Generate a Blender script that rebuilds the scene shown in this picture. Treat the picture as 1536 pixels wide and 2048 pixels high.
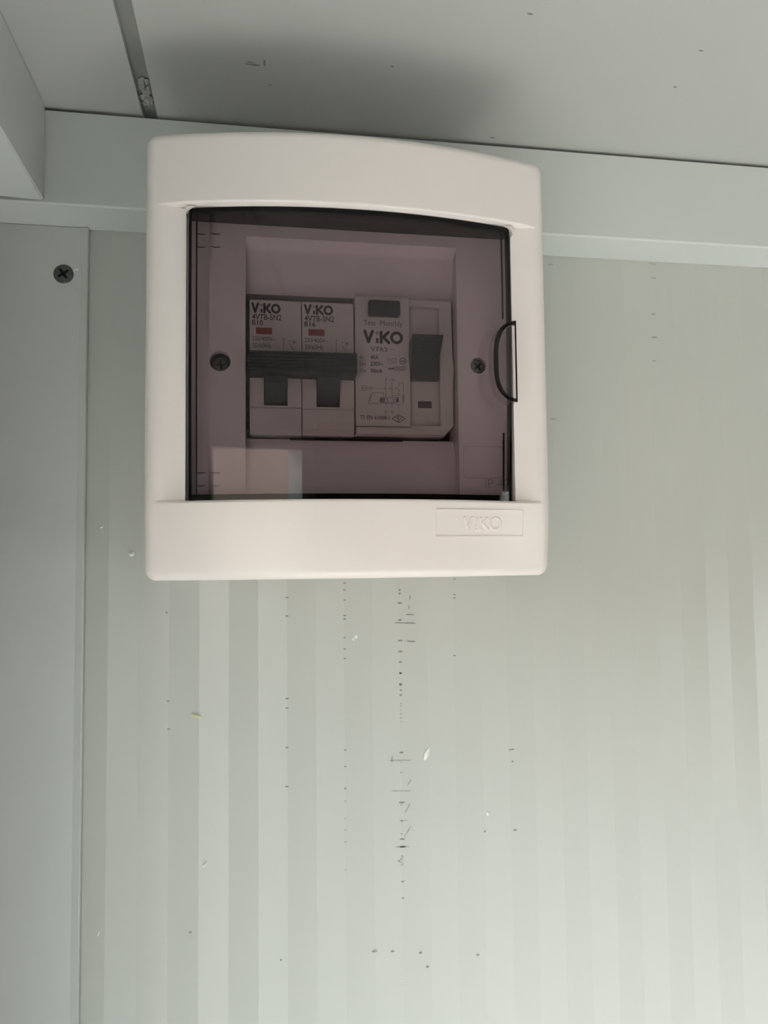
import bpy, bmesh, math, random
from mathutils import Vector, Matrix
random.seed(7)
for o in list(bpy.data.objects): bpy.data.objects.remove(o)
scene = bpy.context.scene
COL = scene.collection

# ------------------------------------------------------------------ camera
ZC = 2.0625                       # camera height above the floor (m)
FPX = 1530.0; CX, CY = 768.0, 1024.0
CAMP = Vector((0, -0.345, ZC))
Y_ = Vector((515-CX, -(1120-CY), -FPX)).normalized()       # world axes seen in camera space
h_ = Vector((1, 0.011, 0)); X_ = (h_ - h_.dot(Y_)*Y_).normalized(); Z_ = X_.cross(Y_)
ROT = Matrix((X_, Y_, Z_))                                   # camera -> world
cam_d = bpy.data.cameras.new('camera'); cam = bpy.data.objects.new('camera', cam_d)
COL.objects.link(cam); scene.camera = cam
cam_d.sensor_fit = 'VERTICAL'; cam_d.sensor_height = 32.0
cam_d.lens = FPX/2048*32.0; cam_d.clip_start = 0.01; cam_d.clip_end = 200
cam.matrix_world = Matrix.Translation(CAMP) @ ROT.to_4x4()

def U(u, v, y):
    """pixel -> (x mm, z mm above camera) on the vertical plane at depth y mm"""
    d = ROT @ Vector((u-CX, -(v-CY), -FPX))
    t = (y/1000-CAMP.y)/d.y
    return (d.x*t*1000, d.z*t*1000)
def UC(u, v, z):
    """pixel -> (x, y) mm on the horizontal plane z mm above the camera"""
    d = ROT @ Vector((u-CX, -(v-CY), -FPX)); t = z/1000/d.z
    return (d.x*t*1000, (CAMP.y+d.y*t)*1000)

# ------------------------------------------------------------------ light
vs = scene.view_settings
vs.view_transform = 'Standard'; vs.look = 'None'; vs.gamma = 1; vs.use_curve_mapping = False
vs.exposure = -0.18
world = bpy.data.worlds.new('sky'); scene.world = world; world.use_nodes = True
bg = world.node_tree.nodes['Background']
bg.inputs['Color'].default_value = (0.88, 0.96, 1.0, 1); bg.inputs['Strength'].default_value = 18.0
sun_d = bpy.data.lights.new('sun', 'SUN'); sun = bpy.data.objects.new('sun', sun_d); COL.objects.link(sun)
sun_d.energy = 60.0; sun_d.angle = math.radians(0.6); sun_d.color = (1.0, 0.97, 0.93)
SUN_DIR = Vector((-1.15, 0.75, -0.65)).normalized()
sun.rotation_euler = SUN_DIR.to_track_quat('-Z', 'Y').to_euler()
DOOR_Y0, DOOR_Y1, DOOR_Z = -1.25, -0.26, ZC+0.048            # doorway in the left wall
XL = -0.113                                                  # left wall plane
WIN_X0, WIN_X1, WIN_Z0, WIN_Z1 = 2.3, 3.4, 0.9, 1.95          # window in the wall behind the camera
def portal(name, sx, sy, loc, rot):
    d = bpy.data.lights.new(name, 'AREA'); o = bpy.data.objects.new(name, d); COL.objects.link(o)
    d.shape = 'RECTANGLE'; d.size = sx; d.size_y = sy; d.cycles.is_portal = True; o.location = loc; o.rotation_euler = rot
portal('doorway_daylight', DOOR_Z, DOOR_Y1-DOOR_Y0, (XL-0.05, (DOOR_Y0+DOOR_Y1)/2, DOOR_Z/2), (0, -math.pi/2, 0))
portal('window_daylight', WIN_X1-WIN_X0, WIN_Z1-WIN_Z0, ((WIN_X0+WIN_X1)/2, -2.45, (WIN_Z0+WIN_Z1)/2), (math.pi/2, 0, 0))

# ------------------------------------------------------------------ materials
def mat(name, col, rough=0.5, spec=0.5, metal=0.0, var=0.03, scale=40, bump=0.0, bscale=300, coat=0.0):
    m = bpy.data.materials.new(name); m.use_nodes = True
    nt = m.node_tree; N = nt.nodes; L = nt.links
    b = N['Principled BSDF']
    b.inputs['Roughness'].default_value = rough; b.inputs['Metallic'].default_value = metal
    b.inputs['Specular IOR Level'].default_value = spec; b.inputs['Coat Weight'].default_value = coat
    tc = N.new('ShaderNodeTexCoord')
    n = N.new('ShaderNodeTexNoise'); n.inputs['Scale'].default_value = scale; n.inputs['Detail'].default_value = 4
    L.new(tc.outputs['Object'], n.inputs['Vector'])
    r = N.new('ShaderNodeValToRGB')
    r.color_ramp.elements[0].position = .3; r.color_ramp.elements[1].position = .7
    r.color_ramp.elements[0].color = [max(0, c*(1-var)) for c in col]+[1]
    r.color_ramp.elements[1].color = [min(1, c*(1+var)) for c in col]+[1]
    L.new(n.outputs['Fac'], r.inputs['Fac']); L.new(r.outputs['Color'], b.inputs['Base Color'])
    if bump > 0:
        n2 = N.new('ShaderNodeTexNoise'); n2.inputs['Scale'].default_value = bscale; n2.inputs['Detail'].default_value = 3
        L.new(tc.outputs['Object'], n2.inputs['Vector'])
        bp = N.new('ShaderNodeBump'); bp.inputs['Strength'].default_value = bump; bp.inputs['Distance'].default_value = 0.001
        L.new(n2.outputs['Fac'], bp.inputs['Height']); L.new(bp.outputs['Normal'], b.inputs['Normal'])
    return m
def tinted(name, tint, rough=0.02):
    m = bpy.data.materials.new(name); m.use_nodes = True
    nt = m.node_tree; N = nt.nodes; L = nt.links; N.remove(N['Principled BSDF'])
    t = N.new('ShaderNodeBsdfTransparent'); t.inputs['Color'].default_value = (*tint, 1)
    g = N.new('ShaderNodeBsdfGlossy'); g.inputs['Roughness'].default_value = rough
    fr = N.new('ShaderNodeFresnel'); fr.inputs['IOR'].default_value = 1.39
    ge = N.new('ShaderNodeNewGeometry'); mr = N.new('ShaderNodeMapRange')      # thin sheet: same reflectance from both sides
    mr.inputs['To Min'].default_value = 1.39; mr.inputs['To Max'].default_value = 1/1.39
    L.new(ge.outputs['Backfacing'], mr.inputs['Value']); L.new(mr.outputs['Result'], fr.inputs['IOR'])
    mx = N.new('ShaderNodeMixShader')
    L.new(fr.outputs['Fac'], mx.inputs['Fac']); L.new(t.outputs[0], mx.inputs[1]); L.new(g.outputs[0], mx.inputs[2])
    L.new(mx.outputs[0], N['Material Output'].inputs['Surface'])
    return m
M = {
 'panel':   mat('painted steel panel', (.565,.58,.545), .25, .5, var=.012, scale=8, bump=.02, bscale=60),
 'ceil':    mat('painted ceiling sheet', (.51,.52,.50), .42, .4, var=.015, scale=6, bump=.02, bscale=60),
 'trim':    mat('painted trim sheet', (.645,.68,.655), .40, .4, var=.015, scale=20),
 'post':    mat('corner angle paint', (.66,.68,.66), .42, .4, var=.02, scale=20),
 'plastic': mat('warm white ABS plastic', (.86,.795,.765), .28, .5, var=.008, scale=30, bump=.015, bscale=900),
 'inner':   mat('light grey inner plastic', (.64,.605,.60), .38, .5, var=.01, scale=30, bump=.02, bscale=900),
 'brk':     mat('breaker housing plastic', (.53,.50,.47), .45, .4, var=.01, scale=60, bump=.03, bscale=1200),
 'black':   mat('black thermoplastic', (.010,.011,.012), .38, .5, var=.05, scale=80),
 'slate':   mat('dark grey thermoplastic', (.016,.018,.025), .4, .5, var=.05, scale=80),
 'slot':    mat('dark plastic and cavity shade', (.006,.006,.006), .6, .2, var=.05),  # near-black colour also carries the shade inside recesses and gaps
 'ink':     mat('dark printing ink', (.035,.032,.035), .6, .2, var=.05),
 'inkf':    mat('grey printing ink', (.13,.12,.125), .6, .2, var=.05),
 'red':     mat('red indicator', (.20,.030,.035), .4, .4, var=.05),
 'brown':   mat('brown indicator', (.05,.032,.026), .4, .4, var=.05),
 'steel':   mat('dark phosphated steel', (.12,.125,.12), .38, .5, metal=.7, var=.15, scale=400),
 'zinc':    mat('zinc screw steel', (.22,.24,.25), .35, .5, metal=.8, var=.12, scale=400),
 'scuff':   mat('dark scuff', (.27,.27,.255), .7, .2, var=.2, scale=500),
 'scufff':  mat('faint scuff', (.40,.41,.39), .7, .2, var=.2, scale=500),
 'plaster': mat('dry white plaster', (.9,.9,.87), .8, .2, var=.04, scale=900, bump=.3, bscale=900),
 'yellow':  mat('yellowish fleck', (.72,.70,.45), .8, .2, var=.05, scale=900),
 'foam':    mat('expanding foam filler', (.46,.46,.44), .9, .1, var=.3, scale=900, bump=.6, bscale=700),
 'joint':   mat('joint sheet', (.30,.31,.29), .6, .3, var=.12, scale=40),
 'lining':  mat('dark unseen wall finish', (.13,.10,.08), .5, .4, var=.1, scale=6),  # invented finish, keeps the unseen walls dark to cut bounce and pane reflections
 'floor':   mat('light laminate floor', (.52,.50,.47), .45, .4, var=.06, scale=5),
 'ground':  mat('dusty concrete yard', (.16,.15,.14), .9, .2, var=.1, scale=2),
 'render_': mat('brown brick masonry', (.125,.098,.078), .9, .2, var=.06, scale=3),
 'glass':   tinted('smoke tinted polycarbonate', (.765,.72,.735)),
 'clear':   tinted('clear window glass', (.985,.99,.985)),
 'edge':    tinted('smoke polycarbonate edge', (.03,.026,.03), .05),
 'grip':    tinted('smoke polycarbonate grip', (.90,.87,.88), .05),
 'mould':   tinted('moulded line in polycarbonate', (.76,.74,.75), .2),
}

# ------------------------------------------------------------------ helpers (mm, z above camera)
def W(p): return (p[0]/1000, p[1]/1000, p[2]/1000+ZC)
def link(name, me, m, parent=None):
    o = bpy.data.objects.new(name, me); COL.objects.link(o)
    if m: me.materials.append(M[m])
    if parent:
        o.parent = parent
        if parent.type == 'EMPTY': o.matrix_parent_inverse = Matrix.Translation(-Vector(parent.location))
    return o
def tag(o, label=None, cat=None, group=None, kind=None):
    if label: o['label'] = label
    if cat: o['category'] = cat
    if group: o['group'] = group
    if kind: o['kind'] = kind
    return o
def empty(name, loc, label, cat, group=None):
    o = bpy.data.objects.new(name, None); COL.objects.link(o); o.empty_display_size = .01
    o.location = loc
    return tag(o, label, cat, group)
def mesh(name, vs_, fs, m, parent=None, smooth=False, weld=False):
    me = bpy.data.meshes.new(name); me.from_pydata([W(v) for v in vs_], [], fs); 
    bm = bmesh.new(); bm.from_mesh(me)
    if weld: bmesh.ops.remove_doubles(bm, verts=bm.verts, dist=2e-6)
    bmesh.ops.recalc_face_normals(bm, faces=bm.faces); bm.to_mesh(me); bm.free()
    if smooth:
        for p in me.polygons: p.use_smooth = True
    return link(name, me, m, parent)
class MB:
    def __init__(s): s.v = []; s.f = []
    def add(s, v, f):
        n = len(s.v); s.v += v; s.f += [tuple(i+n for i in q) for q in f]; return s
    def box(s, x0, x1, y0, y1, z0, z1):
        return s.add([(x,y,z) for z in (z0,z1) for y in (y0,y1) for x in (x0,x1)],
              [(0,1,3,2),(4,6,7,5),(0,4,5,1),(2,3,7,6),(0,2,6,4),(1,5,7,3)])
    def prism(s, pts, y0, y1):
        n = len(pts)
        return s.add([(x,y0,z) for x,z in pts]+[(x,y1,z) for x,z in pts],
              [tuple(range(n)), tuple(range(2*n-1,n-1,-1))]+[(i,(i+1)%n,(i+1)%n+n,i+n) for i in range(n)])
    def flat(s, pts, y):
        return s.add([(x,y,z) for x,z in pts], [tuple(range(len(pts)))])
    def build(s, name, m, parent=None, **k): return mesh(name, s.v, s.f, m, parent, **k)
def rrect(x0, x1, z0, z1, r, n=5):
    o = []
    for cx, cz, a in ((x1-r,z1-r,0),(x0+r,z1-r,90),(x0+r,z0+r,180),(x1-r,z0+r,270)):
        for i in range(n+1):
            t = math.radians(a+90*i/n); o.append((cx+r*math.cos(t), cz+r*math.sin(t)))
    return o
def circle(cx, cz, r, n=24, rz=None): return [(cx+r*math.cos(2*math.pi*i/n), cz+(rz or r)*math.sin(2*math.pi*i/n)) for i in range(n)]
def solid(name, pts, yf, yb, m, parent=None, bev=.4, seg=2):
    """extruded outline (front yf, back yb) with its front edge rounded"""
    n = len(pts); bm = bmesh.new()
    fv = [bm.verts.new(W((x,yf,z))) for x,z in pts]; bv = [bm.verts.new(W((x,yb,z))) for x,z in pts]
    ff = bm.faces.new(fv); bm.faces.new(bv[::-1])
    for i in range(n): bm.faces.new((fv[i], bv[i], bv[(i+1)%n], fv[(i+1)%n]))
    bmesh.ops.recalc_face_normals(bm, faces=bm.faces)
    if bev: bmesh.ops.bevel(bm, geom=list(ff.edges), offset=bev/1000, segments=seg, profile=.5, affect='EDGES')
    me = bpy.data.meshes.new(name); bm.to_mesh(me); bm.free()
    return link(name, me, m, parent)
def stroke(mb, p, q, w, y, n=6):
    """flat capsule from p to q"""
    a = math.atan2(q[1]-p[1], q[0]-p[0]); pts = []
    for c, s in ((q,-90),(p,90)):
        for i in range(n+1):
            t = a+math.radians(s+180*i/n); pts.append((c[0]+w/2*math.cos(t), c[1]+w/2*math.sin(t)))
    mb.flat(pts, y)
def seg(mb, p, q, w, y):
    dx, dz = q[0]-p[0], q[1]-p[1]; l = math.hypot(dx, dz) or 1; nx, nz = -dz/l*w/2, dx/l*w/2
    mb.flat([(p[0]+nx,p[1]+nz),(q[0]+nx,q[1]+nz),(q[0]-nx,q[1]-nz),(p[0]-nx,p[1]-nz)], y)
def ring(mb, cx, cz, rx, rz, w, y, n=32):
    v = []; f = []
    for i in range(n):
        c, s = math.cos(2*math.pi*i/n), math.sin(2*math.pi*i/n)
        v += [(cx+(rx)*c, y, cz+rz*s), (cx+(rx-w)*c, y, cz+(rz-w)*s)]
    for i in range(n): j = (i+1)%n; f.append((2*i,2*j,2*j+1,2*i+1))
    mb.add(v, f)
def text(s, px, y, m, parent, name='lettering', bold=0.0):
    """flat print: px = (u0, u1, v_top, v_bottom) pixel box of the inked glyphs, on plane y"""
    cu = bpy.data.curves.new('t', 'FONT'); cu.body = s; cu.resolution_u = 3; cu.offset = bold
    ob = bpy.data.objects.new('t', cu); COL.objects.link(ob)
    dg = bpy.context.evaluated_depsgraph_get(); dg.update()
    me = bpy.data.meshes.new_from_object(ob.evaluated_get(dg))
    bpy.data.objects.remove(ob); bpy.data.curves.remove(cu)
    xs = [v.co.x for v in me.vertices]; zs = [v.co.y for v in me.vertices]
    a0, a1, b0, b1 = min(xs), max(xs), min(zs), max(zs)
    vm = (px[2]+px[3])/2
    x0, _ = U(px[0], vm, y); x1, _ = U(px[1], vm, y); um = (px[0]+px[1])/2
    _, z1 = U(um, px[2], y); _, z0 = U(um, px[3], y)
    for v in me.vertices:
        v.co = Vector(W((x0+(v.co.x-a0)/(a1-a0)*(x1-x0), y, z0+(v.co.y-b0)/(b1-b0)*(z1-z0))))
    me.name = name; me.materials.clear()
    return link(name, me, m, parent)
def logo_strokes(x0, x1, z0, z1):
    W_, H_ = x1-x0, z1-z0
    P = lambda a, b: (x0+a*W_, z0+b*H_)
    w = H_*.215
    S = [(P(.035,.91),P(.125,.12)),(P(.125,.12),P(.225,.91)),(P(.445,.88),P(.445,.11)),(P(.625,.87),P(.50,.50)),(P(.50,.50),P(.64,.10))]
    return S, w, P
def logo(parent, px, y, m, proud=0):
    x0,_ = U(px[0], (px[2]+px[3])/2, y); x1,_ = U(px[1], (px[2]+px[3])/2, y)
    _,z1 = U((px[0]+px[1])/2, px[2], y); _,z0 = U((px[0]+px[1])/2, px[3], y)
    S, w, P = logo_strokes(x0,x1,z0,z1); mb = MB()
    for i,(p,q) in enumerate(S): stroke(mb, p, q, w, y-.004*i)
    W_, H_ = x1-x0, z1-z0
    for b in (.30,.13): mb.flat(circle(*P(.345,b+.02), H_*.105, 14), y)
    for k in range(5):
        a = math.pi/2+k*2*math.pi/5; c = P(.345,.78); mb.flat(circle(c[0]+H_*.085*math.cos(a), c[1]+H_*.085*math.sin(a), H_*.042, 8), y-.002*k)
    ring(mb, *P(.835,.49), W_*.165, H_*.47, w*1.0, y-.01)
    return mb.build('logo', m, parent)

# ================================================================== setting
YF, XR, ZCEIL = -2.40, 5.40, 187.5          # front wall (m), right wall (m), ceiling (mm above camera)
ZFL = -ZC*1000
# ribbed back wall: shallow folded strips 12.7 mm wide, crests every 25.4 mm
mb = MB(); A = 0.75; xs = []
k = -10
while 13+12.7*k < XR*1000: xs.append((13+12.7*k, -A if k % 2 == 0 else 0.0)); k += 1
zs_ = [ZFL, -400, 187.5]
v = []; f = []
for x, y in xs:
    for z in zs_: v.append((x, y+A, z))
n = len(zs_)
for i in range(len(xs)-1):
    for j in range(n-1): f.append((i*n+j, (i+1)*n+j, (i+1)*n+j+1, i*n+j+1))
b = len(v); x0, x1 = xs[0][0], xs[-1][0]
v += [(x0,40,ZFL),(x1,40,ZFL),(x1,40,187.5),(x0,40,187.5)]; f.append((b,b+3,b+2,b+1))
wall_back = mesh('wall_back', v, f, 'panel')
for p in wall_back.data.polygons: p.use_smooth = False
tag(wall_back, 'pale grey ribbed painted steel wall panel behind the fuse box', 'wall', kind='structure')
def struct(name, mb, m, label, cat): return tag(mb.build(name, m), label, cat, kind='structure')
XLm = XL*1000; XRm = XR*1000; YFm = YF*1000; D0, D1, DZ = DOOR_Y0*1000, DOOR_Y1*1000, DOOR_Z*1000-ZC*1000
struct('wall_left', MB().box(XLm-60,XLm,D1,40,ZFL,187.5).box(XLm-60,XLm,YFm,D0,ZFL,187.5).box(XLm-60,XLm,D0,D1,DZ,187.5), 'panel',
       'pale grey steel wall on the left with the open doorway', 'wall')
struct('wall_right', MB().box(XRm,XRm+60,YFm,40,ZFL,187.5), 'lining', 'unseen wall closing the far right of the cabin, made dark to cut bounce light', 'wall')
wx0, wx1, wz0, wz1 = WIN_X0*1000, WIN_X1*1000, WIN_Z0*1000+ZFL, WIN_Z1*1000+ZFL
struct('wall_front', MB().box(XLm-60,wx0,YFm-60,YFm,ZFL,187.5).box(wx1,XRm+60,YFm-60,YFm,ZFL,187.5).box(wx0,wx1,YFm-60,YFm,ZFL,wz0).box(wx0,wx1,YFm-60,YFm,wz1,187.5), 'lining', 'unseen wall opposite the fuse box, made dark to cut bounce light', 'wall')
wf = MB()
for a,b in ((wx0,wx0+35),(wx1-35,wx1)): wf.box(a,b,YFm-50,YFm+6,wz0,wz1)
for a,b in ((wz0,wz0+35),(wz1-35,wz1)): wf.box(wx0+35,wx1-35,YFm-50,YFm+6,a,b)
win = struct('window_1', wf, 'trim', 'pale framed window in the wall opposite the fuse box', 'window')
MB().box(wx0+35,wx1-35,YFm-28,YFm-24,wz0+35,wz1-35).build('pane','clear',win)
struct('floor', MB().box(XLm-60,XRm+60,YFm-60,40,ZFL-40,ZFL), 'floor', 'pale laminate cabin floor', 'floor')
struct('ground', MB().box(-30000,30000,-40000,30000,ZFL-200,ZFL-150), 'ground', 'dusty concrete yard outside the doorway', 'ground')
# ceiling: two folded sheets with an open joint between them
ceil = struct('ceiling', MB().box(XLm-60,XRm+60,YFm-60,40,ZCEIL+3.2,ZCEIL+60), 'joint', 'pale grey steel ceiling panels with a dark joint', 'ceiling')
def ceil_sheet(x0, x1, lip0, lip1):
    v = []; f = []; xs = []
    x = x0
    while x < x1: xs.append(x); x += 48.0
    xs.append(x1)
    for i, x in enumerate(xs):
        dz = 0.12*(i % 2)
        for y in (-8.0, YFm): v.append((x, y, ZCEIL+dz))
    for i in range(len(xs)-1): f.append((2*i,2*i+2,2*i+3,2*i+1))
    a = len(v); n = 2*(len(xs)-1)
    v += [(x0,-8,ZCEIL+3.3),(x0,YFm,ZCEIL+3.3),(x1,-8,ZCEIL+3.3),(x1,YFm,ZCEIL+3.3)]
    f += [(0,1,a+1,a),(n,a+2,a+3,n+1),tuple([a]+list(range(0,n+2,2))+[a+2])]
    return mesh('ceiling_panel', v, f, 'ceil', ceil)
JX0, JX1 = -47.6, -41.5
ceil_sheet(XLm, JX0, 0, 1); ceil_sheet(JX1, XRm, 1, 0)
# foam filler in the joint near the wall
rf = random.Random(3); mbf = MB()
for i in range(60):
    y = -25.5-rf.random()*17; x = JX0+.9+rf.random()*4.0; r = .5+rf.random()*.8
    pts = []; z0 = ZCEIL+1.9
    ring_ = [(x+r*math.cos(t*math.pi/3), y+r*1.2*math.sin(t*math.pi/3), z0+.6) for t in range(6)]
    mbf.add(ring_+[(x+.2, y, z0-r*.7)], [(t,(t+1)%6,6) for t in range(6)])
tag(mbf.build('foam_filler', 'foam', ceil), kind='stuff')
# cornice profiles: vertical face, horizontal underside, small return
def cornice_back():
    prof = [(-20.9,186.0),(-22,186.0),(-22,147.2),(-21.4,146.4),(0.2,146.0),(0.2,147.2),(-20.9,147.5)]
    xs = (XLm+1, XRm); n = len(prof); v = []; f = []
    for x in xs:
        for y,z in prof: v.append((x,y,z))
    f = [tuple(range(n)), tuple(range(2*n-1,n-1,-1))]+[(i,(i+1)%n,(i+1)%n+n,i+n) for i in range(n)]
    return mesh('trim_1', v, f, 'trim')
tag(cornice_back(), 'pale grey cornice profile running along the top of the back wall', 'cornice', kind='structure')
def cornice_left():
    xf = -86.2
    prof = [(XLm,187.2),(xf,187.2),(xf,148.6),(xf-.7,147.8),(XLm,147.6),(XLm,148.8),(xf-1.1,149.0),(xf-1.1,186.0),(XLm,186.0)]
    v = []; n = len(prof)
    for y in (-22.4, YFm):
        for i,(x,z) in enumerate(prof): v.append((x, y if not (y > -30 and i in (4,5)) else y-2.6, z))
    f = [tuple(range(n)), tuple(range(2*n-1,n-1,-1))]+[(i,(i+1)%n,(i+1)%n+n,i+n) for i in range(n)]
    return mesh('trim_2', v, f, 'trim')
tag(cornice_left(), 'pale grey cornice profile along the top of the left wall', 'cornice', kind='structure')
# corner angle with folded edge
post = MB()
prof = [(XLm+.2,-130),(XLm+1.6,-130),(XLm+1.6,-1.9),(-76.3,-1.7),(-73.2,-2.7),(-72.9,-2.5),(-72.9,.3),(XLm+.2,.3)]
n = len(prof); post.add([(x,y,z) for z in (ZFL,145.8) for x,y in prof],
    [tuple(range(n)), tuple(range(2*n-1,n-1,-1))]+[(i,(i+1)%n,(i+1)%n+n,i+n) for i in range(n)])
post_o = tag(post.build('trim_3','post'), 'grey folded corner angle running down the left edge of the wall', 'corner trim', kind='structure')
# screw on the angle: countersunk head with cross recess
def cross_screw(cx, cz, r, y, parent, m, rot=.5, name='screw', depth=1.2):
    mb = MB(); N = 24; rings = [(r,0),(r*.97,-.25),(r*.80,-.55),(r*.42,-.66)]
    v = []; f = []
    for rr, dy in rings: v += [(cx+rr*math.cos(2*math.pi*i/N), y+dy, cz+rr*math.sin(2*math.pi*i/N)) for i in range(N)]
    for a in range(len(rings)-1):
        for i in range(N): f.append((a*N+i, a*N+(i+1)%N, (a+1)*N+(i+1)%N, (a+1)*N+i))
    v.append((cx, y-.66, cz)); c = len(v)-1; a = (len(rings)-1)*N
    for i in range(N): f.append((a+i, a+(i+1)%N, c))
    o = mesh(name, v, f, m, parent, smooth=True)
    mb = MB(); w = r*.13; l = r*.60; pts = []
    for q in range(4):
        t = rot+q*math.pi/2; ct, st = math.cos(t), math.sin(t)
        for a, b in ((w*1.1,-w*1.1),(l,-w*.8),(l,w*.8)): pts.append((cx+a*ct-b*st, cz+a*st+b*ct))
    mb.prism(pts, y-.70, y-.45); mb.build('cross_recess', 'slot', o)
    return o
sx, sz = U(127,548,-1.9)
cross_screw(sx, sz, 4.2, -1.9, post_o, 'steel', rot=.62)
# chips of bare white around the screw
mb = MB()
mb.prism([(sx+3.6+a, sz+1.2+b) for a,b in ((0,0),(1.6,.5),(2.6,.4),(2.9,1.3),(2.2,1.7),(.9,1.2))], -2.15, -1.8)
mb.build('paint_chip','plaster',post_o)
mb = MB(); 
arc = [(math.radians(t), 3.0) for t in range(95,200,15)]
for i in range(len(arc)-1):
    p = [(sx-2.4+r*math.cos(t), sz+5.0+r*math.sin(t)) for t,r in arc[i:i+2]]
    seg(mb, p[0], p[1], .55, -1.98)
mb.build('paint_scratch','post',post_o)
# doorway frame
fr = MB()
for a,b in ((D0-40,D0+6),(D1-6,D1+40)): fr.box(XLm-66,XLm+5,a,b,ZFL,DZ+40)
fr.box(XLm-66,XLm+5,D0+6,D1-6,DZ-6,DZ+40)
struct('door_1', fr, 'trim', 'pale painted frame of the open doorway in the left wall', 'door frame')
struct('wall_outbuilding', MB().box(-4700,-3000,-30000,-3500,ZFL-150,520), 'render_', 'brown masonry outbuilding beyond the yard', 'wall')

# wall marks: scuffs along the crests and flecks of plaster
mb = MB(); mbf = MB(); yk = -.06
def mark(u, v, w, h, faint=False, ang=0.0):
    x, z = U(u, v, 0); s = .226; w *= s; h *= s
    ca, sa = math.cos(ang), math.sin(ang)
    pts = [(x+a*w/2*ca-b*h/2*sa, z+a*w/2*sa+b*h/2*ca) for a,b in ((-1,-.5),(-.5,-1),(.6,-1),(1,-.3),(.9,.6),(.2,1),(-.8,.8))]
    (mbf if faint else mb).prism(pts, yk, .1)
crest = {575:(575,1.0), 690:(690,.2), 803:(803,.2), 910:(910,1)}
for v_ in (1195,1232,1397,1416,1495,1573): mark(574, v_, 7, 3)
for v_ in (1166,1180,1200,1231,1238,1275,1298,1317,1500,1533,1577,1602,1637,1660,1684,1740): mark(689+(v_-1166)*.004, v_, 6, 2.5, faint=v_>1600)
for v_,w_ in ((1180,5),(1187,5),(1206,10),(1240,8),(1281,10),(1303,10),(1324,7),(1346,6),(1368,7),(1380,5),(1390,6),(1505,9),(1605,12),(1678,10),(1693,12),(1763,7),(1796,5)):
    mark(799+(v_-1166)*.011, v_, w_, 3.4)
for v_ in (1347,1370,1407,1412,1420,1428,1436,1443,1525,1545,1610,1642,1668,1712,1720,1730): mark(801+(v_-1347)*.008, v_, 5, 3, faint=v_>1400)
for u_,v_,w_ in ((810,1246,46),(820,1229,18),(822,1283,18),(800,1521,44),(803,1582,40),(805,1694,28),(807,1641,18)): mark(u_, v_, w_, 2.2, faint=v_>1400, ang=-.05)
for u_,v_,w_,a_ in ((784,1519,14,1.5),(819,1565,14,.9),(815,1617,22,1.0),(815,1664,26,.95),(802,1718,16,.7),(802,1725,14,-.6),(818,1215,8,1.3),(820,1195,10,1.5)): mark(u_, v_, w_, 2.4, faint=True, ang=a_)
for v_ in (1158,1189,1196,1311): mark(909, v_, 6, 2.5)
for u_,v_,w_ in ((1023,1499,13),(1025,1523,5),(1030,1660,8),(970,1663,4),(956,1910,6),(1305,528,16),(1307,556,14),(1307,628,12),(1309,675,14),(1309,722,10),(1101,529,12),(380,1865,5),(562,1920,4),(333,1225,5),(336,1402,5),(337,1458,5),(749,1903,10),(785,1903,7),(841,1906,6),(855,1934,6),(1106,838,14)):
    mark(u_, v_, w_, 3, faint=u_>1040)
tag(mb.build('scuff_mark','scuff',wall_back), kind='stuff'); tag(mbf.build('faint_scuff','scufff',wall_back), kind='stuff')
for u_,v_,w_,h_,a_,m_ in ((854,1509,26,9,1.15,'plaster'),(712,1273,8,8,0,'plaster'),(707,1279,6,5,0,'plaster'),(410,1729,13,5,.8,'plaster'),(196,1868,12,4,1.3,'plaster'),
        (263,1108,11,9,.5,'plaster'),(391,1432,24,7,-.3,'yellow'),(976,1627,6,9,0,'plaster'),(805,1959,8,4,.3,'plaster'),(203,1054,8,4,.5,'plaster')):
    x, z = U(u_, v_, 0); r = w_*.113; r2 = h_*.113; v = []; f = []; rr = random.Random(u_)
    for q in range(8):
        t = q*math.pi/4; k_ = .8+.4*rr.random(); a, b = r*k_*math.cos(t), r2*k_*math.sin(t)
        v.append((x+a*math.cos(a_)-b*math.sin(a_), .3, z+a*math.sin(a_)+b*math.cos(a_)))
    v.append((x, -.55, z)); f = [(q,(q+1)%8,8) for q in range(8)]
    mesh('plaster_fleck', v, f, m_, wall_back)
mb = MB()
for u_,v_,w_,h_,a_ in ((505,129,34,4,.05),(529,126,5,14,.1),(785,133,8,3,.6),(1060,28,12,3,.5),(1402,101,12,3,0),(1350,174,8,4,0),(500,124,20,2,0),(540,170,8,3,.3),(985,275,14,4,.3)):
    x, y = UC(u_, v_, ZCEIL); s = .19
    pts = [(x+a*w_*s/2, y+b*h_*s) for a,b in ((-1,-.5),(-.3,-.8),(.8,-.5),(1,.3),(.2,.8),(-.7,.5))]
    mb.add([(p,q,ZCEIL-.06) for p,q in pts], [tuple(range(6))])
tag(mb.build('scuff_mark','scuff',ceil), kind='stuff')

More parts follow.
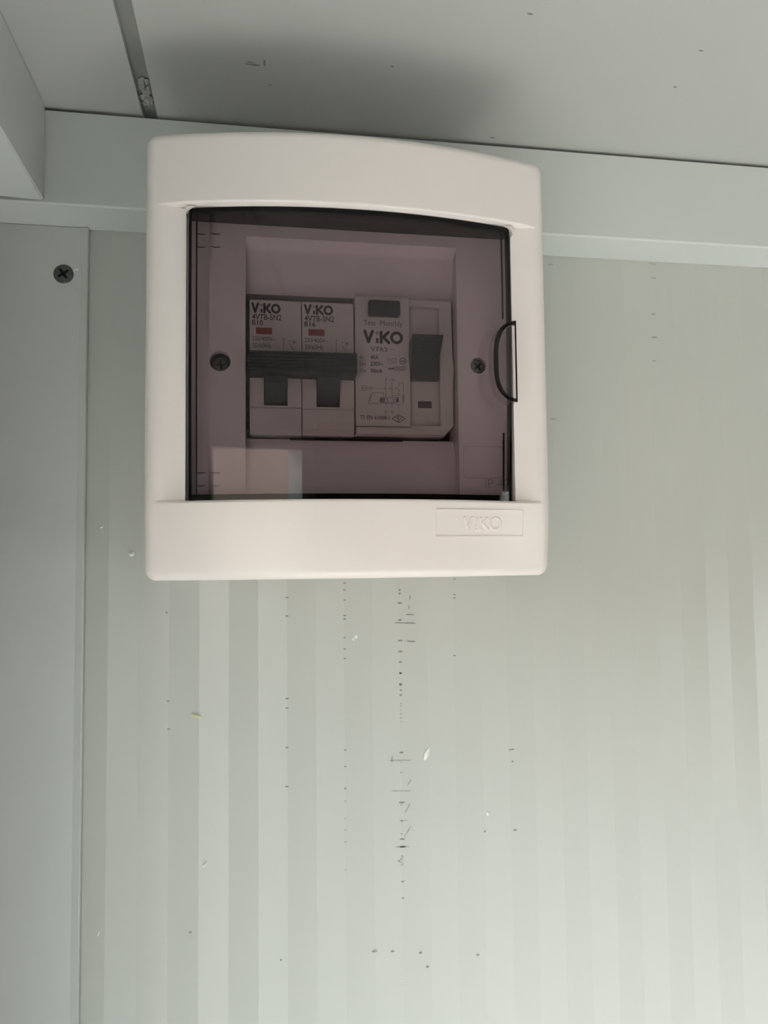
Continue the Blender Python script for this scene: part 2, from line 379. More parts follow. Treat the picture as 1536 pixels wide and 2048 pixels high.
# ================================================================== distribution box
XC, HW = 33.8, 71.3
BX = empty('distribution_box', W((XC, 0, -6)), 'white plastic fuse box with smoke tinted window door on ribbed wall', 'fuse box')
BZ0, BZ1 = -6.6, 146.2
WX0, WX1, WZ0, WZ1 = -23.8, 91.6, 19.9, 120.2          # window opening
BAND_T, BAND_B = 121.0, 20.0
def H(x): return -82.0-11.0*(1-((x-XC)/HW)**2)
RC, RE = 4.0, 3.2
def halfw(z):
    d = min(z-BZ0, BZ1-z)
    return HW-RC+math.sqrt(max(0, RC*RC-(RC-d)**2)) if d < RC else HW
def edge_drop(x, z):
    ax = HW-abs(x-XC); az = min(z-BZ0, BZ1-z)
    if ax < RC and az < RC: s = RC-math.hypot(RC-ax, RC-az)
    else: s = min(ax, az)
    s = max(0, s)
    return RE-math.sqrt(max(0, RE*RE-(RE-s)**2)) if s < RE else 0.0
def easing(): return [0, .012, .035, .07, .12, .2, .32, .5, .8, 1.3, 2.0, 2.6, RE, 4.5]
eo = easing()
def xrow(z):
    w = halfw(z); e = [-w+t for t in eo]; m_ = [-w+4.5+(2*w-9)*i/40 for i in range(1,40)]
    return [XC+t for t in e+m_+[-t for t in reversed(e)]]
v = []; f = []
def grid(rows):
    a = len(v); n = len(rows[0])
    for r in rows: v.extend(r)
    for j in range(len(rows)-1):
        for i in range(n-1): f.append((a+j*n+i, a+j*n+i+1, a+(j+1)*n+i+1, a+(j+1)*n+i))
# bottom band, top band
LOGO = [*U(871,1074,-90), *U(1057,1018,-90)]
lgx0, lgz0, lgx1, lgz1 = LOGO[0], LOGO[1], LOGO[2], LOGO[3]
def HB(x, z): return H(x)+3.2*max(0,(BAND_B-z)/(BAND_B-BZ0))**1.3      # lower band leans back towards its foot
def band(zs): grid([[(x, HB(x,z)+edge_drop(x,z), z) for x in xrow(z)] for z in zs])
zb = [BZ0+t for t in eo]+[BZ0+4.5+(BAND_B-1.0-BZ0-4.5)*i/6 for i in range(1,7)]
zt = [BAND_T+.5+(BZ1-4.5-BAND_T-.8)*i/6 for i in range(0,6)]+[BZ1-t for t in reversed(eo)]
band(zb); band(zt)
# rounded lips of the two bands going down towards window and side strips
def strip_y(x, z):      # recessed side strips: flush at the outer edge, deeper at the window
    d = min(1, max(0, (HW-4-abs(x-XC))/(HW-4-57.6))); d = d*d*(3-2*d)
    a = min(1, abs(x-XC)/57.6)
    return H(x)+edge_drop(x,z)+3.4*d*(.2+.8*a**4)
def lip(z0, z1, sgn):
    rows = []
    for k in range(6):
        t = k/5*math.pi/2; rows.append([(x, H(x)+edge_drop(x,60)+(strip_y(x,60)-H(x)-edge_drop(x,60))*(1-math.cos(t)), z0+(z1-z0)*math.sin(t)) for x in xrow(60)])
    grid(rows)
lip(BAND_B-1.0, BAND_B, 1); lip(BAND_T+.5, BAND_T-.4, -1)
# side strips between the bands
zsr = [BAND_B+(BAND_T-.4-BAND_B)*i/12 for i in range(13)]
for sg in (-1, 1):
    rows = []
    for z in zsr:
        e = [HW-t for t in eo]+[HW-4.5-(HW-4.5-57.7)*i/10 for i in range(1,11)]
        xs_ = [XC+sg*t for t in e]
        rows.append([(x, strip_y(x,z), z) for x in xs_])
    grid(rows)
# strip over the window head (between window top and lip) and inner reveal of the opening
NX = 40; xw = [WX0+(WX1-WX0)*i/NX for i in range(NX+1)]
grid([[(x, strip_y(x,60), BAND_T-.4) for x in xw], [(x, strip_y(x,60)+.8, WZ1) for x in xw], [(x, -76, WZ1) for x in xw]])
grid([[(x, strip_y(x,60), BAND_B) for x in xw], [(x, strip_y(x,60)+.3, WZ0) for x in xw], [(x, -76, WZ0) for x in xw]])
for x in (WX0, WX1): grid([[(x, strip_y(x,60), BAND_B), (x, strip_y(x,60), BAND_T-.4)], [(x,-76,BAND_B),(x,-76,BAND_T-.4)]])
# rounded upper corners of the window opening
for cx_, sg in ((WX0, 1), (WX1, -1)):
    r_ = 3.2; y0 = H(cx_)+.75; n_ = 8; a_ = len(v)
    pts_ = [(cx_, WZ1)]+[(cx_+sg*(r_-r_*math.cos(t*math.pi/2/n_)), WZ1-r_+r_*math.sin(t*math.pi/2/n_)) for t in range(n_+1)]
    v.extend([(x, y0, z) for x,z in pts_]+[(x, -76.5, z) for x,z in pts_]); m_ = len(pts_)
    f.append(tuple(range(a_, a_+m_))); f.extend([(a_+i, a_+(i+1)%m_, a_+(i+1)%m_+m_, a_+i+m_) for i in range(1, m_-1)])
# skirt back to the rear housing
loop = []
for i in range(9): t = math.radians(180+90*i/8); loop.append((XC-HW+RC+RC*math.cos(t), BZ0+RC+RC*math.sin(t)))
loop += [(XC-HW+RC+(2*HW-2*RC)*i/30, BZ0) for i in range(1,30)]
for i in range(9): t = math.radians(270+90*i/8); loop.append((XC+HW-RC+RC*math.cos(t), BZ0+RC+RC*math.sin(t)))
loop += [(XC+HW, BZ0+RC+(BZ1-BZ0-2*RC)*i/30) for i in range(1,30)]
for i in range(9): t = math.radians(0+90*i/8); loop.append((XC+HW-RC+RC*math.cos(t), BZ1-RC+RC*math.sin(t)))
loop += [(XC+HW-RC-(2*HW-2*RC)*i/30, BZ1) for i in range(1,30)]
for i in range(9): t = math.radians(90+90*i/8); loop.append((XC-HW+RC+RC*math.cos(t), BZ1-RC+RC*math.sin(t)))
loop += [(XC-HW, BZ1-RC-(BZ1-BZ0-2*RC)*i/30) for i in range(1,30)]; loop.append(loop[0])
zmid = (BZ0+BZ1)/2
grid([[(x, HB(x,z)+RE-.05, z) for x,z in loop], [(XC+(x-XC)*.985, -58, zmid+(z-zmid)*.985) for x,z in loop], [(XC+(x-XC)*.955, -58, zmid+(z-zmid)*.955) for x,z in loop]])
cover = mesh('cover', v, f, 'plastic', BX)
for p in cover.data.polygons: p.use_smooth = True
cover.data.set_sharp_from_angle(angle=math.radians(50))
bx0, bx1, bz0, bz1 = XC-HW*.955, XC+HW*.955, BZ0+3.2, BZ1-3.2
MB().box(bx0,bx1,-2,-.2,bz0,bz1).box(bx0,bx0+2,-60,-2,bz0,bz1).box(bx1-2,bx1,-60,-2,bz0,bz1).box(bx0+2,bx1-2,-60,-2,bz0,bz0+2).box(bx0+2,bx1-2,-60,-2,bz1-2,bz1).build('back_box','plastic',BX)
# recessed name plate field with raised logo
def fieldpatch():
    rows = []; n = 20
    mbx = MB()
    X0,X1,Z0,Z1 = lgx0,lgx1,lgz0,lgz1
    w = .35
    def bar(xa,xb,za,zb,h):
        vv = []; ff = []; k = 14
        for i in range(k+1):
            x = xa+(xb-xa)*i/k; y = HB(x,za)
            vv += [(x,y+.05,za),(x,y-h,za+ (zb-za)*.25),(x,y-h,zb-(zb-za)*.25),(x,y+.05,zb)]
        for i in range(k):
            for j in range(3): ff.append((4*i+j,4*i+4+j,4*i+5+j,4*i+1+j))
        mbx.add(vv, ff)
    h = .32
    bar(X0,X1,Z0,Z0+w,h); bar(X0,X1,Z1-w,Z1,h)
    for xa in (X0, X1-w):
        xs4 = (xa, xa+w*.25, xa+w*.75, xa+w); hs = (-.05,h,h,-.05)
        mbx.add([(x,HB(x,z)-q,z) for z in (Z0,Z1) for x,q in zip(xs4,hs)], [(j,j+1,j+5,j+4) for j in range(3)])
    return mbx.build('name_plate_border', 'plastic', cover)
fieldpatch()
def raised_logo():
    x0,_ = U(927,1046,-90); x1,_ = U(1009,1046,-90); _,z1 = U(968,1033,-90); _,z0 = U(968,1061,-90)
    S, w, P = logo_strokes(x0,x1,z0,z1); mbx = MB()
    def ridge(p, q):
        a = math.atan2(q[1]-p[1], q[0]-p[0]); out = []; inn = []
        for c, s in ((q,-90),(p,90)):
            for i in range(7):
                t = a+math.radians(s+180*i/6)
                for L_, ww in ((out,w*.62),(inn,w*.30)): L_.append((c[0]+ww*math.cos(t), c[1]+ww*math.sin(t)))
        n = len(out)
        mbx.add([(x,HB(x,z)+.05,z) for x,z in out]+[(x,HB(x,z)-.38,z) for x,z in inn], [(i,(i+1)%n,(i+1)%n+n,i+n) for i in range(n)]+[tuple(range(n,2*n))])
    for p,q in S: ridge(p,q)
    for b_ in (.33,.06): ridge(P(.33,b_), P(.331,b_))
    ridge(P(.33,.85), P(.331,.85))
    c = P(.835,.49); R_ = (z1-z0)*.5; v=[]; f=[]; n=28
    for i in range(n):
        ct, st = math.cos(2*math.pi*i/n), math.sin(2*math.pi*i/n)
        for rr, h in ((1.05,.05),(.93,-.38),(.72,-.38),(.58,.05)):
            x = c[0]+R_*rr*ct; z = c[1]+R_*rr*st; v.append((x,HB(x,z)+h,z))
    for i in range(n):
        for j in range(3): k=(i+1)%n; f.append((4*i+j,4*k+j,4*k+j+1,4*i+j+1))
    mbx.add(v,f); return mbx.build('raised_logo','plastic',cover)
raised_logo()

# ------------------------------------------------------------------ fascia behind the window
YP = -76.0
fxa, _ = U(491, 700, YP); fxb, _ = U(911, 700, YP)            # recess sides
hx, _ = U(418, 700, YP)                                       # hinge strip
_, zt_ = U(700, 484, YP); zb_ = 21.0
UY = -73.0                                                    # fronts of the devices
_, dz1 = U(498, 597, UY); _, dz0 = U(498, 868, UY)
dx0, _ = U(499, 720, UY); dx1, _ = U(907, 720, UY)
fxb = dx1+.75
v = []; f = []
def quad(*p): a = len(v); v.extend(p); f.append(tuple(range(a, a+len(p))))
def plate_hole(x0,x1,z0,z1,cx,cz,r,y,n=32,depth=5):
    a = len(v); out = []
    for i in range(n):
        t = 2*math.pi*i/n; c, s = math.cos(t), math.sin(t)
        k = min(((x1-cx) if c>0 else (cx-x0))/max(1e-9,abs(c)), ((z1-cz) if s>0 else (cz-z0))/max(1e-9,abs(s)))
        v.append((cx+r*c,y,cz+r*s)); v.append((cx+k*c,y,cz+k*s)); v.append((cx+r*c,y+depth,cz+r*s)); out.append((cx+k*c,cz+k*s))
    for i in range(n):
        j=(i+1)%n; f.append((a+3*i,a+3*i+1,a+3*j+1,a+3*j)); f.append((a+3*i,a+3*j,a+3*j+2,a+3*i+2))
    for X in (x0,x1):
        for Z in (z0,z1):
            best = sorted(range(n), key=lambda i:(out[i][0]-X)**2+(out[i][1]-Z)**2)[:2]
            # corner triangles
            onx = [i for i in range(n) if abs(out[i][0]-X)<1e-6]; onz = [i for i in range(n) if abs(out[i][1]-Z)<1e-6]
            if onx and onz:
                i1 = min(onx, key=lambda i:abs(out[i][1]-Z)); i2 = min(onz, key=lambda i:abs(out[i][0]-X))
                if i1 != i2: quad((X,y,Z),(out[i1][0],y,out[i1][1]),(out[i2][0],y,out[i2][1]))
s1 = U(440,722,YP); s2 = U(957,731,YP)
zlo, zhi = 14, 124
plate_hole(hx, fxa, zb_-2, zhi, s1[0], s1[1], 3.6, YP)
plate_hole(fxb, WX1+3, zb_-2, zhi, s2[0], s2[1], 3.0, YP)
quad((hx,YP,zb_-2),(hx,YP+1.2,zb_-2),(hx,YP+1.2,zhi),(hx,YP,zhi))
quad((WX0-3,YP+1.2,zb_-2),(hx,YP+1.2,zb_-2),(hx,YP+1.2,zhi),(WX0-3,YP+1.2,zhi))
quad((fxa,YP,zt_),(fxb,YP,zt_),(fxb,YP,zhi),(fxa,YP,zhi))
fxb_ = fxb
# scooped recess above and below the devices
dzs = U(800,595,UY)[1]
top = [(YP,zt_),(YP+.6,zt_-.6),(YP+3.6,zt_-2.6),(YP+4.2,zt_-3.6),(YP+5.2,zt_-8),(YP+6.4,zt_-11.5),(YP+8.2,dzs+.6),(YP+14,dzs+.4)]
bot = [(YP+14,dz0-.6),(YP+8.6,dz0-.8),(YP+6.4,dz0-6),(YP+4.6,dz0-13),(YP+2.6,zb_+6),(YP+.8,zb_),(YP,zb_-2)]
for pr in (top, bot):
    for i in range(len(pr)-1):
        (ya,za),(yb,zb2) = pr[i], pr[i+1]
        quad((fxa,ya,za),(fxb,ya,za),(fxb,yb,zb2),(fxa,yb,zb2))
side = [(y,z) for y,z in top]+[(YP+14,dz0-.6)]+bot[1:]
for X in (fxa, fxb):
    pr = top+bot
    for i in range(len(pr)-1):
        (ya,za),(yb,zb2) = pr[i], pr[i+1]
        if abs(za-zb2) < 1e-6: continue
        quad((X,YP,za),(X,ya,za),(X,yb,zb2),(X,YP,zb2))
fascia = mesh('fascia', v, f, 'inner', BX, weld=True)
bm = bmesh.new(); bm.from_mesh(fascia.data)
ee = [e for e in bm.edges if all(abs(vv.co.y-YP/1000)<1e-6 for vv in e.verts) and (all(abs(vv.co.x-fxa/1000)<1e-6 for vv in e.verts) or all(abs(vv.co.x-fxb/1000)<1e-6 for vv in e.verts)) and len(e.link_faces)==2]
bmesh.ops.bevel(bm, geom=ee, offset=.0007, segments=3, profile=.5, affect='EDGES')
bm.to_mesh(fascia.data); bm.free()
for p in fascia.data.polygons: p.use_smooth = True
fascia.data.set_sharp_from_angle(angle=math.radians(32))
# hinge slots
for vv0 in (467, 493, 945, 971):
    for (ua, ub, yy) in ((390,411,YP+1.2),(421,441,YP)):
        x0,z0 = U(ua, vv0, yy); x1,z1 = U(ub, vv0, yy)
        MB().prism([(x0,z0-.05),((x0+x1)/2,z0-.38),(x1,z0-.1),(x1,z0+.12),((x0+x1)/2,z0-.02),(x0,z0+.12)], yy-.06, yy+.05).build('hinge_slot','slot',fascia)
# fascia screws in their counterbores
o = cross_screw(s1[0]+.1, s1[1]-.7, 2.8, YP+3.0, BX, 'steel', rot=.1); o['label'] = 'dark cross head screw in its counterbore'
solid('counterbore_floor', circle(s1[0], s1[1], 3.7), YP+3.6, YP+4.6, 'slot', fascia, bev=0)
o = cross_screw(s2[0], s2[1]-.1, 2.75, YP+1.8, BX, 'zinc', rot=.7); o['label'] = 'zinc grey screw beside the finger grip'
solid('counterbore_floor', circle(s2[0], s2[1], 3.1), YP+3.0, YP+4.0, 'inner', fascia, bev=0)

# ------------------------------------------------------------------ window door
PX0, PX1, PZ0, PZ1 = WX0+.9, WX1-.9, WZ0+.25, WZ1-.25
NP = 48; xp = [PX0+(PX1-PX0)*i/NP for i in range(NP+1)]
def PY(x, z=70.0): return H(x)+1.2+(119.4-z)*math.tan(math.radians(2.0))+(z-70.0)**2/(2*970.0)      # bowed both ways, leaning back at the foot
v = []; f = []
zz = [PZ0+(PZ1-PZ0)*i/24 for i in range(25)]
grid([[(x, PY(x,z), z) for x in xp] for z in zz]); grid([[(x, PY(x,z)+1.8, z) for x in xp] for z in zz])
door = mesh('window_door', v, f, 'glass', BX, smooth=True); door['label'] = 'smoke tinted transparent bowed door'
# edge frame: dark flange seen edge-on
v = []; f = []
def sweep(za, zb, yf, yb):
    rows = []
    for (z, k) in ((za,0),(zb,0),(zb,1),(za,1),(za,0)):
        rows.append([(x, (PY(x,z)+yf) if k==0 else max(PY(x,z)+yf+1, yb), z) for x in xp])
    grid(rows)
sweep(PZ1-1.5, PZ1, -.15, -77); sweep(PZ0, PZ0+2.1, -.15, -77)
mb = MB(); mb.v = v; mb.f = f
for xa, xb, yo, dp in ((PX0, PX0+.8, -.15, 3.2), (PX0+2.2, PX0+2.7, 1.9, .8), (PX1-.8, PX1, -.15, 3.2), (PX1-2.7, PX1-2.2, 1.9, .8)):
    
    zr = [PZ0+(PZ1-PZ0)*i/12 for i in range(13)]; c4 = []; f4 = []
    for z in zr: c4 += [(xa,PY(xa,z)+yo,z),(xb,PY(xb,z)+yo,z),(xb,PY(xb,z)+yo+dp,z),(xa,PY(xa,z)+yo+dp,z)]
    for i in range(12):
        if xa > 50 and zr[i+1] > 50 and zr[i] < 85 and yo > 0: continue      # cut away behind the finger grip
        for j in range(4): f4.append((4*i+j,4*i+(j+1)%4,4*i+4+(j+1)%4,4*i+4+j))
    mb.add(c4, f4)
mb.build('door_edge', 'edge', door)
# finger grip: D shaped bump standing off the right edge of the door
gx1, gz1 = U(1031, 642, -91); _, gz0 = U(1031, 804, -91); gxl, _ = U(988, 725, -91)
N = 24; arc = []
for i in range(N+1):
    t = -1+2*i/N; zc_ = (gz0+gz1)/2; hz = (gz1-gz0)/2
    t = math.sin(t*math.pi/2); arc.append((gx1-(gx1-gxl)*(1-abs(t)**3.4)**.55, zc_+hz*t))
out = arc
cxg, czg = gx1, (gz0+gz1)/2
inn = [(cxg-.2+(x-cxg)*.74, czg+(z-czg)*.90) for x,z in arc]
YG = -91.5
def yb_(x): return PY(min(x, PX1))+.1
v = []; f = []
grid([[(x, yb_(x), z) for x,z in out], [(x, YG+.5, z) for x,z in out]])
grid([[(x, YG+1.0, z) for x,z in inn], [(cxg, YG+1.0, z) for x,z in inn]])
grip = mesh('finger_grip', v, f, 'grip', door, smooth=True)
v = []; f = []
grid([[(x, YG+.9, z) for x,z in out], [(x, YG+.2, z) for x,z in out], [(x+(a-x)*.4, YG, z+(b-z)*.4) for (x,z),(a,b) in zip(out,inn)], [(x+(a-x)*.8, YG+.2, z+(b-z)*.8) for (x,z),(a,b) in zip(out,inn)], [(a, YG+1.2, b) for a,b in inn]])
mb = MB(); mb.v=v; mb.f=f
mb.box(gx1-.25, gx1+.05, YG+.1, YG+.9, gz0, gz1)
mb.build('grip_rim', 'edge', grip, smooth=False)
# moulded label field and protection class on the door
mb = MB()
ya = -87
def dl(u0,v0,u1,v1,w=.22):
    p = U(u0,v0,ya); q = U(u1,v1,ya)
    xm = (p[0]+q[0])/2; yy = PY(xm,(p[1]+q[1])/2)+1.9
    p = U(u0,v0,yy); q = U(u1,v1,yy); seg(mb, p, q, w, yy)
dl(930,893,1000,893); dl(1000,893,1006,899); dl(1006,899,1006,950); dl(1006,950,1000,956); dl(1000,956,930,956); dl(930,956,927,950); dl(927,950,927,899); dl(927,899,930,893)
mb.build('moulded_field','mould',door)
xm,_ = U(995,965,-86)
text('IP 40', (970,1018,958,976), PY(xm,26)+2.0, 'mould', door, name='moulded_lettering')

# ------------------------------------------------------------------ rail and devices
rail = MB().box(fxa-4, fxb+4, -22, -20.5, 58, 82).box(fxa-4, fxb+4, -20.5, -15, 56, 58).box(fxa-4, fxb+4, -20.5, -15, 82, 84)
def breaker(ua, ub, rating, label):
    xa,_ = U(ua,720,UY); xb,_ = U(ub,720,UY)
    r = empty('circuit_breaker', W(((xa+xb)/2, -22, (dz0+dz1)/2)), label, 'circuit breaker', 'narrow circuit breakers in the fuse box')
    uo = ua-499                                    # pixel shift against the first breaker
    vo = uo*.031                                   # the row runs slightly downhill in the photograph
    xa += .08; xb -= .08
    _, hz1 = U(ua, 702+vo, UY); _, st = U(ua, 814+vo, UY)
    # side profile of the nose, swept across the width; the lever slot is cut out of the front
    sxa,_ = U(528+uo,780,UY); sxb,_ = U(575+uo,780,UY); _, sz0 = U(550+uo, 811+vo, UY); sz1 = hz1-2
    prof = [(-24,dz1),(UY+.6,dz1),(UY,dz1-.6),(UY,sz1),(UY,sz0),(UY,st+.15),(UY+.5,st),(UY+.2,st-.25),(UY+.2,dz0+2.2),(UY+1.4,dz0),(-24,dz0)]
    v = []; f = []; n = len(prof)
    cols = [xa, sxa, sxb, xb]
    for x in cols:
        for y,z in prof: v.append((x,y,z))
    for c in range(3):
        for i in range(n-1):
            if c == 1 and i == 3: continue
            f.append((c*n+i,(c+1)*n+i,(c+1)*n+i+1,c*n+i+1))
    f.append(tuple(range(n))); f.append(tuple(range(4*n-1,3*n-1,-1)))
    a = len(v)                                     # slot walls
    v += [(sxa,UY,sz1),(sxb,UY,sz1),(sxb,UY,sz0),(sxa,UY,sz0),(sxa,UY+7,sz1),(sxb,UY+7,sz1),(sxb,UY+7,sz0),(sxa,UY+7,sz0)]
    f += [(a,a+1,a+5,a+4),(a+1,a+2,a+6,a+5),(a+2,a+3,a+7,a+6),(a+3,a,a+4,a+7)]
    body = mesh('body', v, f, 'brk', r)
    MB().box(sxa-.01,sxb+.01,UY+5.5,UY+6.9,sz0,sz1).build('lever_slot','slot',body)
    # toggle: stem in the slot and a ribbed bar
    hx0 = xa-.15; hx1 = xb+.15
    YH = UY-8.0
    _, t1 = U(ua, 701+vo, YH+1.5); _, t0 = U(ua, 739+vo, YH)
    prof = [(UY-.3, t1+.4), (YH+1.2,t1)]
    nr = 6
    for k in range(nr):
        za = t1-(t1-t0)*(k+.12)/nr; zb3 = t1-(t1-t0)*(k+.88)/nr
        prof += [(YH,za-.1),(YH,zb3+.12),(YH+.42,zb3-.02)]
    prof += [(YH+.6,t0),(UY-2,t0-.8),(UY-.3,t0-1.0)]
    n = len(prof); vv = [(x,y,z) for x in (hx0,hx1) for y,z in prof]
    ff = [tuple(range(n)), tuple(range(2*n-1,n-1,-1))]+[(i,(i+1)%n,(i+1)%n+n,i+n) for i in range(n)]
    tg = mesh('toggle', vv, ff, 'black', r)
    pr = [(UY-3.5,t0+1),(UY-2.2,t0-3),(UY+.6,sz0+3.2),(UY+2.2,sz0+.2),(UY+6,sz0+.2),(UY+6,t0+1)]
    n = len(pr); vv = [(x,y,z) for x in (sxa+.25,sxb-.25) for y,z in pr]
    mesh('stem', vv, [tuple(range(n)), tuple(range(2*n-1,n-1,-1))]+[(i,(i+1)%n,(i+1)%n+n,i+n) for i in range(n)], 'slate', tg)
    yp = UY-.05
    sh = lambda a,b,c,d: (a+uo,b+uo,c+vo,d+vo)
    logo(body, sh(503,561,606,627), yp, 'ink')
    text('4VTB-SN2', sh(504,563,628.5,640), yp, 'ink', body, bold=.012)
    text(rating, sh(504,526,640,650), yp, 'ink', body, bold=.012)
    text('230/400V~', sh(504,551,673,682), yp, 'inkf', body, bold=.01)
    text('50/60Hz', sh(505,542,686,696), yp, 'inkf', body, bold=.01)
    _,z = U(520+uo,658+vo,UY)
    ia = U(512+uo,668+vo,UY); ib = U(544+uo,656+vo,UY)
    iw = MB().box(ia[0],ib[0],UY-.04,UY+.1,ia[1],ib[1]).build('indicator_window','red',body)
    mb = MB(); mb.box(ia[0]-.12,ib[0]+.12,UY-.25,UY+.02,ib[1],ib[1]+.35); mb.build('window_hood','brk',iw)
    mb = MB(); q = lambda u,v_: U(u+uo,v_+vo,yp)
    seg(mb,q(567.5,681),q(567.5,703),.16,yp); seg(mb,q(580,689),q(588,701),.16,yp); seg(mb,q(588,701),q(588,704),.16,yp)
    for k in range(3):
        t = k*math.pi/3+.3; c = q(588.5,684); d_ = .75; seg(mb,(c[0]-d_*math.cos(t),c[1]-d_*math.sin(t)),(c[0]+d_*math.cos(t),c[1]+d_*math.sin(t)),.16,yp-.003*k)
    seg(mb,q(566,678),q(569,678),.35,yp); seg(mb,q(579,682),q(581,682),.4,yp)
    mb.build('switch_symbol','inkf',body)
    return r
breaker(499,603,'B10','beige circuit breaker marked B10 with black toggle, leftmost in the fuse box')
breaker(604,708,'B16','beige circuit breaker marked B16 with black toggle, second from left')

# residual current device
def rcd():
    xa,_ = U(710,720,UY); xb = dx1; xm,_ = U(820,720,UY); xc,_ = U(880,720,UY)
    _, z1 = U(800,595,UY); _, z0 = U(800,870,UY)
    r = empty('residual_current_breaker', W(((xa+xb)/2, -22, (z0+z1)/2)), 'wide beige residual current breaker with test button and printed wiring diagram', 'circuit breaker')
    ch = 3.6
    YB = UY+1.0
    # outline with bulged right flank and chamfered foot
    _,zk1 = U(906,715,UY); _,zk0 = U(906,745,UY)
    outl = [(xa,z0),(xb-ch*.9,z0),(xb,z0+ch),(xb+.1,zk0-2),(xb+.5,zk0),(xb+.5,zk1-4),(xb,zk1),(xb-.2,z1),(xa,z1)]
    body = solid('body', outl, YB+1.8, -24, 'brk', r, bev=.5)
    yl = UY-.2
    _, zl0 = U(760,852,yl); zl1 = z1
    face = solid('label_panel', rrect(xa+.1, xm, zl0, zl1-.1, .25), yl, YB+2, 'brk', r, bev=.3)
    # raised surround to the right of the label panel, open channel for the toggle
    _,zc1 = U(850,613,UY); _,zc0 = U(850,850,UY)
    solid('channel_frame', [(xc,zc0),(xc,zc1),(xm,zc1),(xm,z1-.2),(xb-.3,z1-.2),(xb-.1,zk1),(xb+.4,zk1-4),(xb+.4,zk0),(xb,zk0-2),(xb-.1,z0+ch+.2),(xb-ch,z0+.3),(xa+.3,z0+.3),(xa+.3,zl0-.1),(xm,zl0-.1),(xm,zc0)], YB-.3, YB+2, 'brk', r, bev=.35)
    # small flag window
    a = U(836,816,YB+1.8); b_ = U(863,803,YB+1.8)
    MB().box(a[0],b_[0],YB+1.72,YB+1.9,a[1],b_[1]).build('indicator_window','brown',body)
    # toggle, wedge leaning up
    YT = UY-6.5
    p1 = U(824,669,YT+1); p2 = U(886,671,YT+1); p3 = U(880,712,YT+2); p4 = U(822,708,YT+2); q1 = U(822,758,UY-.5); q2 = U(879,760,UY-.5)
    top_ = [(p1[0],YT,p1[1]),(p2[0],YT,p2[1]),(p3[0],YT+1.8,p3[1]),(p4[0],YT+1.8,p4[1]),(q1[0],UY-1.2,q1[1]),(q2[0],UY-1.2,q2[1])]
    bk = [(x,YB+1.9,z) for x,y,z in top_]
    bk[0] = (p1[0],YB+1.9,p1[1]-2); bk[1] = (p2[0]-1,YB+1.9,p2[1]-2)
    vv = top_+bk
    ff = [(0,1,2,3),(3,2,5,4),(0,6,7,1),(1,7,8,2),(2,8,11,5),(5,11,10,4),(4,10,9,3),(3,9,6,0),(6,9,10,11,8,7)]
    tg = mesh('toggle', vv, ff, 'black', r)
    bm = bmesh.new(); bm.from_mesh(tg.data); bmesh.ops.bevel(bm, geom=[e for e in bm.edges if e.calc_face_angle(0) > .2], offset=.0003, segments=2, profile=.5, affect='EDGES'); bm.to_mesh(tg.data); bm.free()
    mb = MB()
    for k in range(5):
        t = (k+.6)/6; z = p1[1]+(p4[1]-p1[1])*t; y = YT+1.8*t
        mb.box(p1[0]+.5,p2[0]-1.0,y-.12,y+.2,z-.18,z+.18)
    mb.build('grip_rib','black',tg)
    # test button standing in its recess
    a = U(736,632,UY-1); b_ = U(799,604,UY-1)
    rc = rrect(a[0]-.9,b_[0]+.7,a[1]-.5,z1-.15,.5); 
    mb = MB()
    for i in range(len(rc)): pass
    solid('button_recess', rc, yl-.06, yl+.2, 'brk', face, bev=.05)
    solid('test_button', rrect(a[0],b_[0],a[1],b_[1],.9), UY-2.6, yl, 'slate', r, bev=.5)
    yp = yl-.05
    text('Test  Monthly', (727,805,641,655), yp, 'inkf', face)
    logo(face, (727,806,661,688), yp, 'ink')
    text('VTR2', (741,775,694,703), yp, 'inkf', face, bold=.012)
    text('30mA', (780,791,697.5,700.5), yp, 'inkf', face)
    for s_,u0,u1,v0,v1,m_,bo in (('In',720,727,710.5,718,'inkf',0),('Un',720,731,723.5,731,'inkf',0),('I\u0394n',720,732,737,745,'inkf',0),
            ('40A',741,757,710.5,718.5,'ink',.015),('230V~',741,767,723.5,732,'ink',.012),('30mA',741,765,737.5,745.5,'ink',.015)):
        text(s_,(u0,u1,v0,v1),yp,m_,face,bold=bo)
    mb = MB(); q = lambda u,v_: U(u,v_,yp); w = .15
    def pl(pts, ww=w):
        for i in range(len(pts)-1): seg(mb, q(*pts[i]), q(*pts[i+1]), ww, yp-.002*(i%3))
    def rect(u0,v0,u1,v1): pl([(u0,v0),(u1,v0),(u1,v1),(u0,v1),(u0,v0)])
    rect(775.5,717.5,793,726); pl([(778,722),(781,720),(784,721.5),(787,723.5),(791,721.5)])
    hexp = [(805.5+7*math.cos(t*math.pi/3+.52),722.5+7*math.sin(t*math.pi/3+.52)) for t in range(7)]; pl(hexp)
    for t in range(6): pl([hexp[t],(805.5+5*math.cos(t*math.pi/3+1.04),722.5+5*math.sin(t*math.pi/3+1.04)),hexp[t+1]])
    pl([(801,722.5),(810,722.5)],.35)
    rect(788,733.5,812,741); pl([(776,737.5),(788,737)],.6); 
    for k in range(4): rect(790+k*5.2,735.5,793.5+k*5.2,739.5)
    mb.build('rating_symbol','inkf',face)
    text('1',(771.2,773.0,757,762),yp,'inkf',face); text('N',(783.5,788,757,762),yp,'inkf',face)
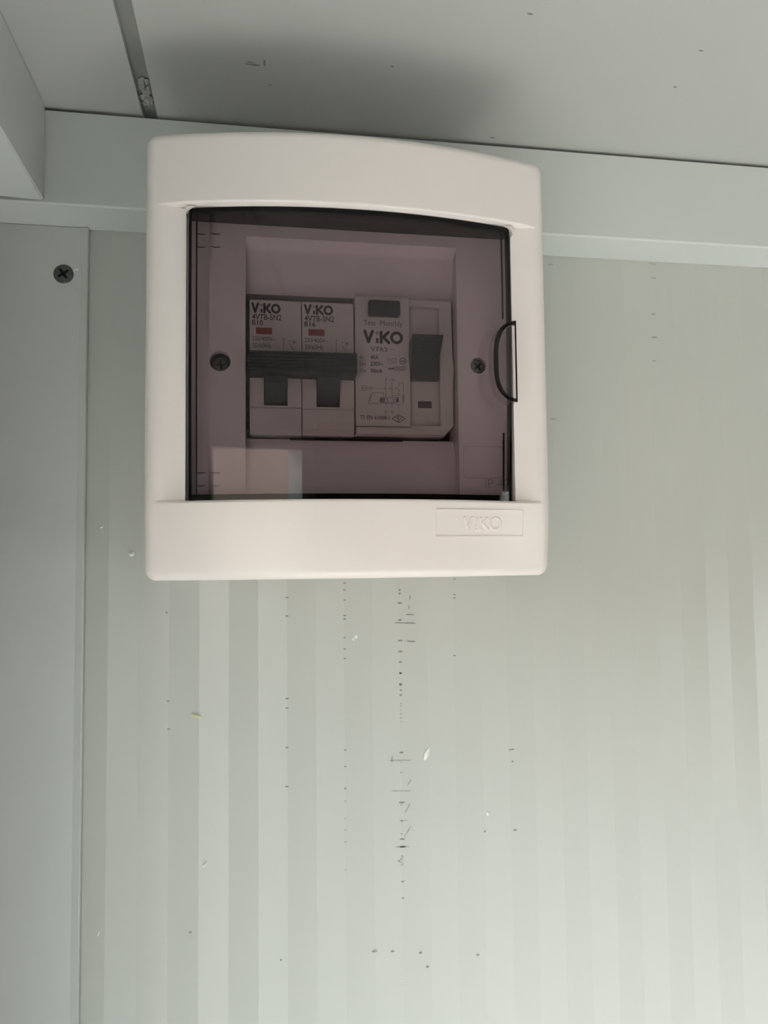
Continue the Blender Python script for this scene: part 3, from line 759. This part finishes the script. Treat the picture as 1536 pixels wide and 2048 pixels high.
    text('2',(769.5,773.5,821,827),yp,'inkf',face); text('N',(783,787.5,821,827),yp,'inkf',face); text('T',(795,798.5,821,826),yp,'inkf',face)
    mb = MB()
    pl([(772,765),(772,774)]); pl([(784.5,765),(784.5,774)]); pl([(768,773),(772,781),(772,795)]); pl([(780.5,773),(784.5,781),(784.5,795)])
    pl([(793,774),(798,781),(798,791),(785,791)]); pl([(798,773),(798,765.5),(806.5,765.5),(806.5,808),(803,809)])
    pl([(747,776.5),(795,776.5)],.08); pl([(767.5,805),(767.5,785.5),(746,785.5),(742,789)]); pl([(737,802),(737,807),(767,807)])
    rect(761,795,797,804.5); pl([(772,804),(772,816)]); pl([(784,804),(784,816)]); pl([(767,806.5),(790,806.5),(801,811)])
    pl([(740,789),(743,790),(738,802),(741,802),(740,789)]); pl([(738,797),(743,795)])
    rect(724,772,734,780.5); pl([(724,776.5),(734,776.5)]); pl([(797,812),(797,817)],.2)
    pl([(773,797),(776,803),(774,796)]); pl([(784,797),(788,803),(789,797)])
    ring(mb,*q(741,776.5),.72,.72,.14,yp); pl([(739,776.5),(743,776.5)])
    rect(804.5,792,808.5,801)
    for u0,u1 in ((760,765),(766,769.5),(792,797)): mb.flat([q(u0,804),q(u1,804),q(u1,796),q(u0,796)], yp-.008)
    mb.build('wiring_diagram','inkf',face)
    text('TS EN 61008-1',(720,779.5,831,839),yp,'ink',face,bold=.008)
    mb = MB(); pl([(784,837),(797,829.5),(810.5,837.5),(797,845.5),(784,837)],.22); mb.build('certification_mark','ink',face)
    text('S',(793.5,799.5,832.5,843),yp,'ink',face); text('T',(789.5,792.5,834.5,838.5),yp,'ink',face); text('E',(801,804.5,835,839),yp,'ink',face)
    return r
rcd()
rail.build('din_rail','zinc',BX)
# solid near-black strip under the devices, painting in the shade of the fascia gap
g0 = U(580,870,YP+8); g1 = U(805,871,YP+8)
MB().box(g0[0],g1[0],YP+7.6,YP+9.5,dz0-1.15,dz0-.35).build('gap_shade_strip','slot',fascia)
